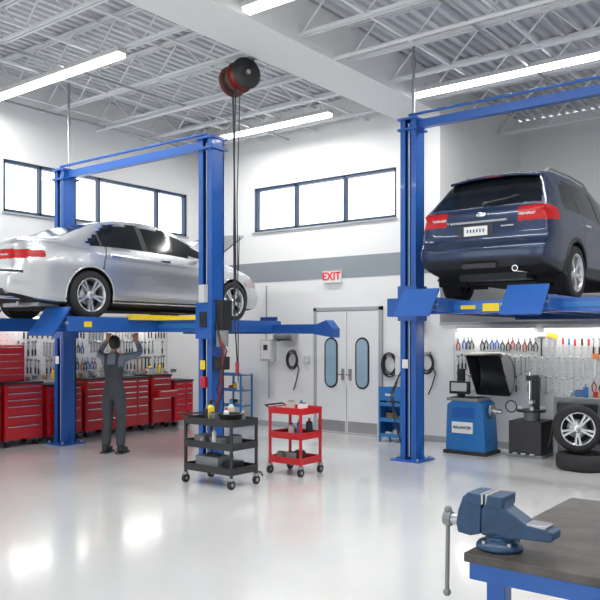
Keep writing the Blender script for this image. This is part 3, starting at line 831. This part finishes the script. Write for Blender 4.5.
def ex1(b):
    z=.703
    b.off=Vector((-.22,.06,z)); b.cyl((0,0,0),(0,0,.15),.045,YEL,seg=16); b.cyl((0,0,.15),(0,0,.18),.045,YEL,seg=16,r2=.02); b.cyl((0,0,.18),(0,0,.22),.02,BLACK,seg=12); b.box((.03,0,.23),(.08,.02,.02),BLACK)
    b.off=Vector((.05,.12,z)); b.cyl((0,0,0),(0,0,.16),.04,CREAM,seg=16); b.cyl((0,0,.16),(0,0,.2),.04,CREAM,seg=16,r2=.015); b.cyl((0,0,.2),(0,0,.24),.018,BLUE2,seg=10)
    b.off=Vector((.17,-.02,z)); b.lathe([(0,0),(.10,0),(.14,.10),(.15,.10),(.15,.11),(.13,.11),(.095,.012),(0,.012)],(0,0,0),(0,0,1),DBLACK,24)
    b.off=Vector((0,0,.172)); b.box((-.1,0,.07),(.36,.26,.14),GREYP); b.box((-.1,0,.15),(.2,.04,.03),BLACK); b.box((.2,0,.05),(.14,.2,.10),BLACK)
    b.off=Vector((0,0,.442)); b.tube([(.22*math.cos(t)*(.5+.05*k),.15*math.sin(t)*(.7),.02+.02*k) for k in range(4) for t in np.linspace(0,6.28,14)[:-1]],.012,GREYP,seg=6); b.box((-.25,0,.05),(.16,.2,.10),GREYP)
    b.off=Vector((0,0,0))
cart('utility_cart',.74,.44,.76,CARTB,(4.90,-4.52,0),0,(.16,.43,.69),((.69,5),(.43,3),(.16,3)),ex1)
cart('utility_cart.001',.50,.42,.82,RED,(5.17,-3.48,0),0,(.15,.45,.75),((.75,5),(.45,4),(.15,4)))
b=MB(); b.tube([(5.0,-3.9,.012),(4.85,-3.75,.012),(4.6,-3.85,.012),(4.4,-4.0,.012),(4.3,-4.05,.012)],.01,BLACK,seg=6); b.obj('power_cable')

# ------------------------------------------------------------------ back wall items
def rack(name,w,d,h,loc,rz,n,panels=False):
    b=MB()
    for ax in (-1,1):
        for ay in (-1,1): b.box((ax*(w/2-.015),ay*(d/2-.015),h/2),(.03,.03,h),BLUE2)
    for k in range(n):
        z=.08+(h-.12)*k/(n-1); b.bb(-w/2,w/2,-d/2,d/2,z,z+.02,BLUE2); b.bb(-w/2,w/2,-d/2-.004,-d/2+.006,z,z+.06,BLUE2)
        if k<n-1: clutter(b,-w/2+.06,w/2-.06,-.05,.05,z+.02,3,.16)
    if panels:
        b.bb(-w/2,-w/2+.01,-d/2,d/2,.08,h,BLUE2); b.bb(w/2-.01,w/2,-d/2,d/2,.08,h,BLUE2); b.bb(-w/2,w/2,d/2-.01,d/2,.08,h,BLUE2)
        b.bb(-w/2,w/2,-d/2-.006,-d/2,h-.20,h,BLUE2); b.bb(-.08,.08,-d/2-.02,-d/2-.006,h-.12,h-.09,CHROME)
    b.obj(name,loc,rz,bevel=.002)
rack('storage_rack',.5,.34,.98,(1.28,-.30,0),0,4)
rack('storage_rack.001',.42,.34,.86,(4.74,-.34,0),0,4,True)
b=MB(); b.bb(-.14,.14,-.14,0,-.2,.2,LGREY); b.bb(-.11,.11,-.15,-.14,-.16,.16,PAPER); b.bb(-.05,.05,-.156,-.15,.0,.1,BLACK); b.cyl((0,-.05,-.2),(0,-.05,-.9),.018,STEEL,seg=8); b.cyl((-.06,-.05,.2),(-.06,-.05,1.2),.015,STEEL,seg=8); b.obj('electrical_box',(1.86,-.007,1.42),bevel=.006)
def coil(name,loc,R,m,turns=5,tail=.5,m2=STEEL):
    b=MB()
    for k in range(turns):
        r=R*(.75+.06*k); oz=random.uniform(-.02,.02)
        b.tube([(r*math.cos(t),-.06-.015*(k%3),oz+r*1.35*math.sin(t)) for t in np.linspace(0,2*math.pi,25)[:-1]],.011,m,seg=6,closed=True)
    b.tube([(R*.8,-.06,-.05),(R*1.2,-.07,-R*1.3),(R*.7,-.07,-R*1.7-tail*.5),(R*.2,-.06,-R*1.5-tail)],.011,m,seg=6)
    b.box((0,-.05,R*1.15),(.10,.09,.06),m2); b.cyl((0,-.005,R*1.1),(0,-.12,R*1.1),.02,m2,seg=8)
    b.obj(name,loc)
coil('air_hose_coil',(2.42,-.002,1.25),.13,BLACK,5,.35)
coil('air_hose_coil.001',(4.47,-.002,1.20),.14,BLACK,6,.30)
coil('air_hose_coil.002',(.55,-.002,1.35),.12,RED2,4,.4)
coil('air_hose_coil.003',(5.15,-.002,1.25),.13,BLACK,4,.3)
b=MB(); b.bb(-.15,.15,-.12,0,-.06,.1,BLACK); b.cyl((-.2,-.08,.02),(.2,-.08,.02),.07,GREYP,seg=16); b.cyl((-.22,-.08,.02),(-.17,-.08,.02),.10,STEEL,seg=20); b.cyl((.17,-.08,.02),(.22,-.08,.02),.10,STEEL,seg=20); b.obj('wall_hose_reel',(2.30,-.03,1.66))
b=MB(); b.bb(-.12,.12,-.10,0,-.16,.16,LGREY); b.bb(-.09,.09,-.106,-.1,-.05,.12,GREYP); b.cyl((0,-.05,.16),(0,-.05,2.9),.014,STEEL,seg=8); b.obj('electrical_box.001',(4.98,-.007,1.9),bevel=.005)
b=MB(); b.bb(-.05,.05,-.04,0,-.07,.07,LGREY); b.bb(-.015,.015,-.05,-.04,-.02,.02,PAPER); b.obj('light_switch',(2.72,0,1.25))

# ------------------------------------------------------------------ wheel balancer
b=MB()
b.prism([(-.30,0),(.30,0),(.30,.16),(.26,.72),(.20,.76),(-.20,.76),(-.28,.70),(-.30,.16)],'y',-.22,.22,BLUE2)
b.bb(-.33,.33,-.25,.25,0,.05,BLACK)
b.bb(-.28,.20,-.24,.20,.76,.80,GREYP)
for i in range(3): b.bb(-.24+.15*i,-.13+.15*i,-.2,.1,.79,.81,BLACK)
b.bb(-.20,.12,-.235,-.215,.30,.46,PAPER); b.bb(-.20,.14,-.228,-.215,.52,.66,BLUE)
b.bb(-.27,-.17,.08,.14,.80,1.2,BLACK); b.box((-.14,-.10,.94),(.30,.06,.18),BLACK); b.box((-.14,-.132,.95),(.24,.004,.12),LGREY); b.box((-.14,-.05,.85),(.06,.06,.12),BLACK)
b.cyl((.26,0,.62),(.46,0,.62),.03,CHROME,seg=14); b.cyl((.30,0,.62),(.33,0,.62),.10,STEEL,seg=20); b.lathe([(.02,.36),(.05,.36),(.02,.44)],(0,0,.62),(1,0,0),STEEL,16)
# raised wheel guard: open half-drum tipped back
hc=(-.08,.14,1.10); BZ=((0,1,0),(0,0,1)); A0,A1=math.radians(-55),math.radians(120)
b.lathe([(.30,.0),(.34,.0),(.35,.03),(.35,.50),(.32,.54)],hc,(1,0,0),CARTB,24,a0=A0,a1=A1,basis=BZ)
b.lathe([(.02,.0),(.34,.0)],hc,(1,0,0),CARTB,24,a0=A0,a1=A1,basis=BZ)
b.lathe([(.02,.53),(.33,.53)],hc,(1,0,0),GREYP,24,a0=A0,a1=A1,basis=BZ)
b.tube([(-.22,.15,.76),(-.24,.2,1.15),(-.08,.14,1.1)],.02,STEEL,seg=8)
WB=b.obj('wheel_balancer',(6.20,-.66,0),bevel=.006)
text_mesh('BALANCER',.055,BLACK,'label_lettering',(-.04,-.238,.38),(math.pi/2,0,0),WB,bold=.001)
# ------------------------------------------------------------------ tyre changer
b=MB(); b.bb(-.24,.22,-.24,.22,0,.50,BLACK); b.bb(-.26,.24,-.26,.24,0,.04,GREYP)
b.cyl((0,-.02,.5),(0,-.02,.62),.10,GREYP,seg=16); b.cyl((0,-.02,.62),(0,-.02,.65),.20,BLACK,seg=24)
for a in range(4):
    t=a*math.pi/2+.4; b.box((.15*math.cos(t),-.02+.15*math.sin(t),.675),(.07,.05,.05),STEEL,Matrix.Rotation(t,3,'Z'))
b.bb(-.05,.05,.12,.20,.5,1.10,BLACK); b.bb(-.04,.04,-.12,.18,1.06,1.13,BLACK); b.cyl((0,-.08,.76),(0,-.08,1.18),.02,CHROME,seg=12); b.box((.02,-.06,.76),(.07,.10,.05),STEEL)
b.tube([(.22,.1,.45),(.30,.0,.5),(.31,-.1,.3),(.28,-.12,.15)],.02,BLACK,seg=8)
for k in range(3): b.box((-.12+.12*k,-.27,.06),(.07,.10,.02),STEEL)
b.tube(arcpts((-.2,-.25,.70),.08,0,2*math.pi,20),.010,BLACK,seg=6)
b.obj('tire_changer',(6.98,-.38,0),bevel=.006)
# ------------------------------------------------------------------ bay workbench
b=MB(); w=2.2
b.bb(0,w,-.55,0,.80,.86,GREYP); b.bb(0,w,-.54,-.01,.20,.24,GREYP)
for x in (.03,w/2,w-.03):
    for y in (-.52,-.03): b.bb(x-.03,x+.03,y-.03,y+.03,0,.80,GREYP)
b.bb(0.02,.6,-.53,-.03,.50,.80,GREYP); b.bb(.04,.58,-.55,-.53,.66,.78,BLACK); b.bb(.04,.58,-.55,-.53,.52,.64,BLACK)
for i in range(4): b.lathe([(.10,-.08),(.17,-.09),(.2,-.05),(.2,.05),(.17,.09),(.10,.08)],(.35+.42*i,-.28,.24+.20),(0,1,0),DBLACK,20)
b.obj('workbench',(7.36,-.03,0),bevel=.003)
b=MB(); clutter(b,.1,2.1,-.4,-.15,0,18,.30); b.obj('workshop_supplies.001',(7.36,-.03,.862))
b=MB(); R=.34; b.lathe([(.20,.02),(.24,.0),(.30,0),(R,.03),(R,.17),(.30,.20),(.24,.20),(.20,.18),(.20,.02)],(0,0,0),(0,0,1),DBLACK,40); b.obj('car_tire',(7.90,-1.02,0))
b=MB(); wheel(b,(0,0,0),1,.30,.19,10)
o=b.obj('alloy_wheel',(7.80,-.98,.203+.30)); o.rotation_euler=(0,0,math.radians(-62))
# ------------------------------------------------------------------ foreground bench
b=MB(); X0,X1,Y0,Y1=9.73,11.6,-8.28,-7.08
b.bb(X0,X1,Y0,Y1,.865,.90,BENCHT); b.bb(X0+.015,X1-.015,Y0+.015,Y1-.015,.80,.866,BLUE)
for x in (X0+.10,X1-.10):
    for y in (Y0+.09,Y1-.09): b.bb(x-.035,x+.035,y-.035,y+.035,0,.81,BLUE)
for y in (Y0+.09,Y1-.09): b.bb(X0+.10,X1-.10,y-.02,y+.02,.18,.24,BLUE)
for x in (X0+.10,X1-.10): b.bb(x-.02,x+.02,Y0+.09,Y1-.09,.18,.24,BLUE)
b.bb(X0+.1,X1-.1,Y0+.1,Y1-.1,.20,.215,GREYP)
b.obj('shop_workbench',bevel=.005)
# vise
b=MB()
b.lathe([(0,0),(.085,0),(.088,.012),(.080,.024),(.056,.034),(.050,.048),(.06,.058),(0,.058)],(0,0,0),(0,0,1),VBLUE,32)
for t in (.6,2.6,4.2,5.6): b.cyl((.072*math.cos(t),.072*math.sin(t),.015),(.072*math.cos(t),.072*math.sin(t),.036),.010,STEEL,seg=6)
b.prism([(-.055,.05),(.06,.05),(.10,.058),(.205,.062),(.215,.07),(.215,.100),(.12,.112),(.075,.140),(.04,.160),(.035,.200),(-.02,.200),(-.035,.185),(-.055,.14)],'y',-.044,.044,VBLUE)
b.prism([(.035,.162),(.038,.205),(-.022,.205),(-.03,.162)],'y',-.066,.066,VBLUE)
b.bb(-.032,-.020,-.064,.064,.166,.209,STEEL)
b.bb(.11,.19,-.04,.04,.102,.116,STEEL)
b.prism([(-.150,.045),(-.10,.04),(-.06,.052),(-.055,.165),(-.045,.17),(-.045,.205),(-.100,.207),(-.130,.185),(-.150,.13),(-.158,.08)],'y',-.044,.044,VBLUE)
b.prism([(-.045,.162),(-.045,.205),(-.102,.207),(-.118,.18),(-.11,.162)],'y',-.066,.066,VBLUE)
b.bb(-.050,-.038,-.064,.064,.166,.209,STEEL)
b.bb(-.10,.10,-.028,.028,.058,.105,STEEL)
b.cyl((-.205,0,.082),(-.15,0,.082),.022,STEEL,seg=20); b.cyl((-.225,0,.082),(-.195,0,.082),.028,GREYP,seg=20)
b.cyl((-.212,0,.11),(-.212,-.01,-.20),.0085,GREYP,seg=10); b.sph((-.212,0,.115),.016,GREYP,12,8); b.sph((-.212,-.01,-.205),.016,GREYP,12,8)
b.obj('bench_vise',(9.815,-8.15,.901),0,bevel=.006)
b=MB(); b.cyl((0,0,.017),(.16,.06,.011),.008,STEEL,seg=10); b.cyl((.16,.06,.017),(.24,.09,.017),.014,BLACK,seg=10); b.obj('screwdriver',(10.05,-7.60,.901))
b=MB(); b.bb(-.2,.2,-.12,.12,0,.03,STEEL); b.bb(-.18,.18,-.1,.1,.03,.034,GREYP); b.obj('steel_plate',(10.62,-7.4,.901),.4)

# ------------------------------------------------------------------ world + camera
w=bpy.data.worlds.new('World'); scene.world=w; w.use_nodes=True
nt=w.node_tree; bg=nt.nodes['Background']
tc=nt.nodes.new('ShaderNodeTexCoord'); sp=nt.nodes.new('ShaderNodeSeparateXYZ'); cr=nt.nodes.new('ShaderNodeValToRGB')
nt.links.new(tc.outputs['Generated'],sp.inputs[0]); nt.links.new(sp.outputs['Z'],cr.inputs[0])
cr.color_ramp.elements[0].position=0.0; cr.color_ramp.elements[0].color=(.80,.84,.86,1)
cr.color_ramp.elements[1].position=.35; cr.color_ramp.elements[1].color=(.92,.97,1,1)
nt.links.new(cr.outputs[0],bg.inputs[0]); bg.inputs[1].default_value=2.8
cam=bpy.data.cameras.new('Camera'); co=bpy.data.objects.new('Camera',cam); COL.objects.link(co)
co.location=(10.97,-10.86,1.7); co.rotation_euler=(math.pi/2,0,math.radians(37.8))
cam.sensor_width=36; cam.lens=45.6; cam.shift_y=35/600; cam.clip_start=.05
scene.camera=co
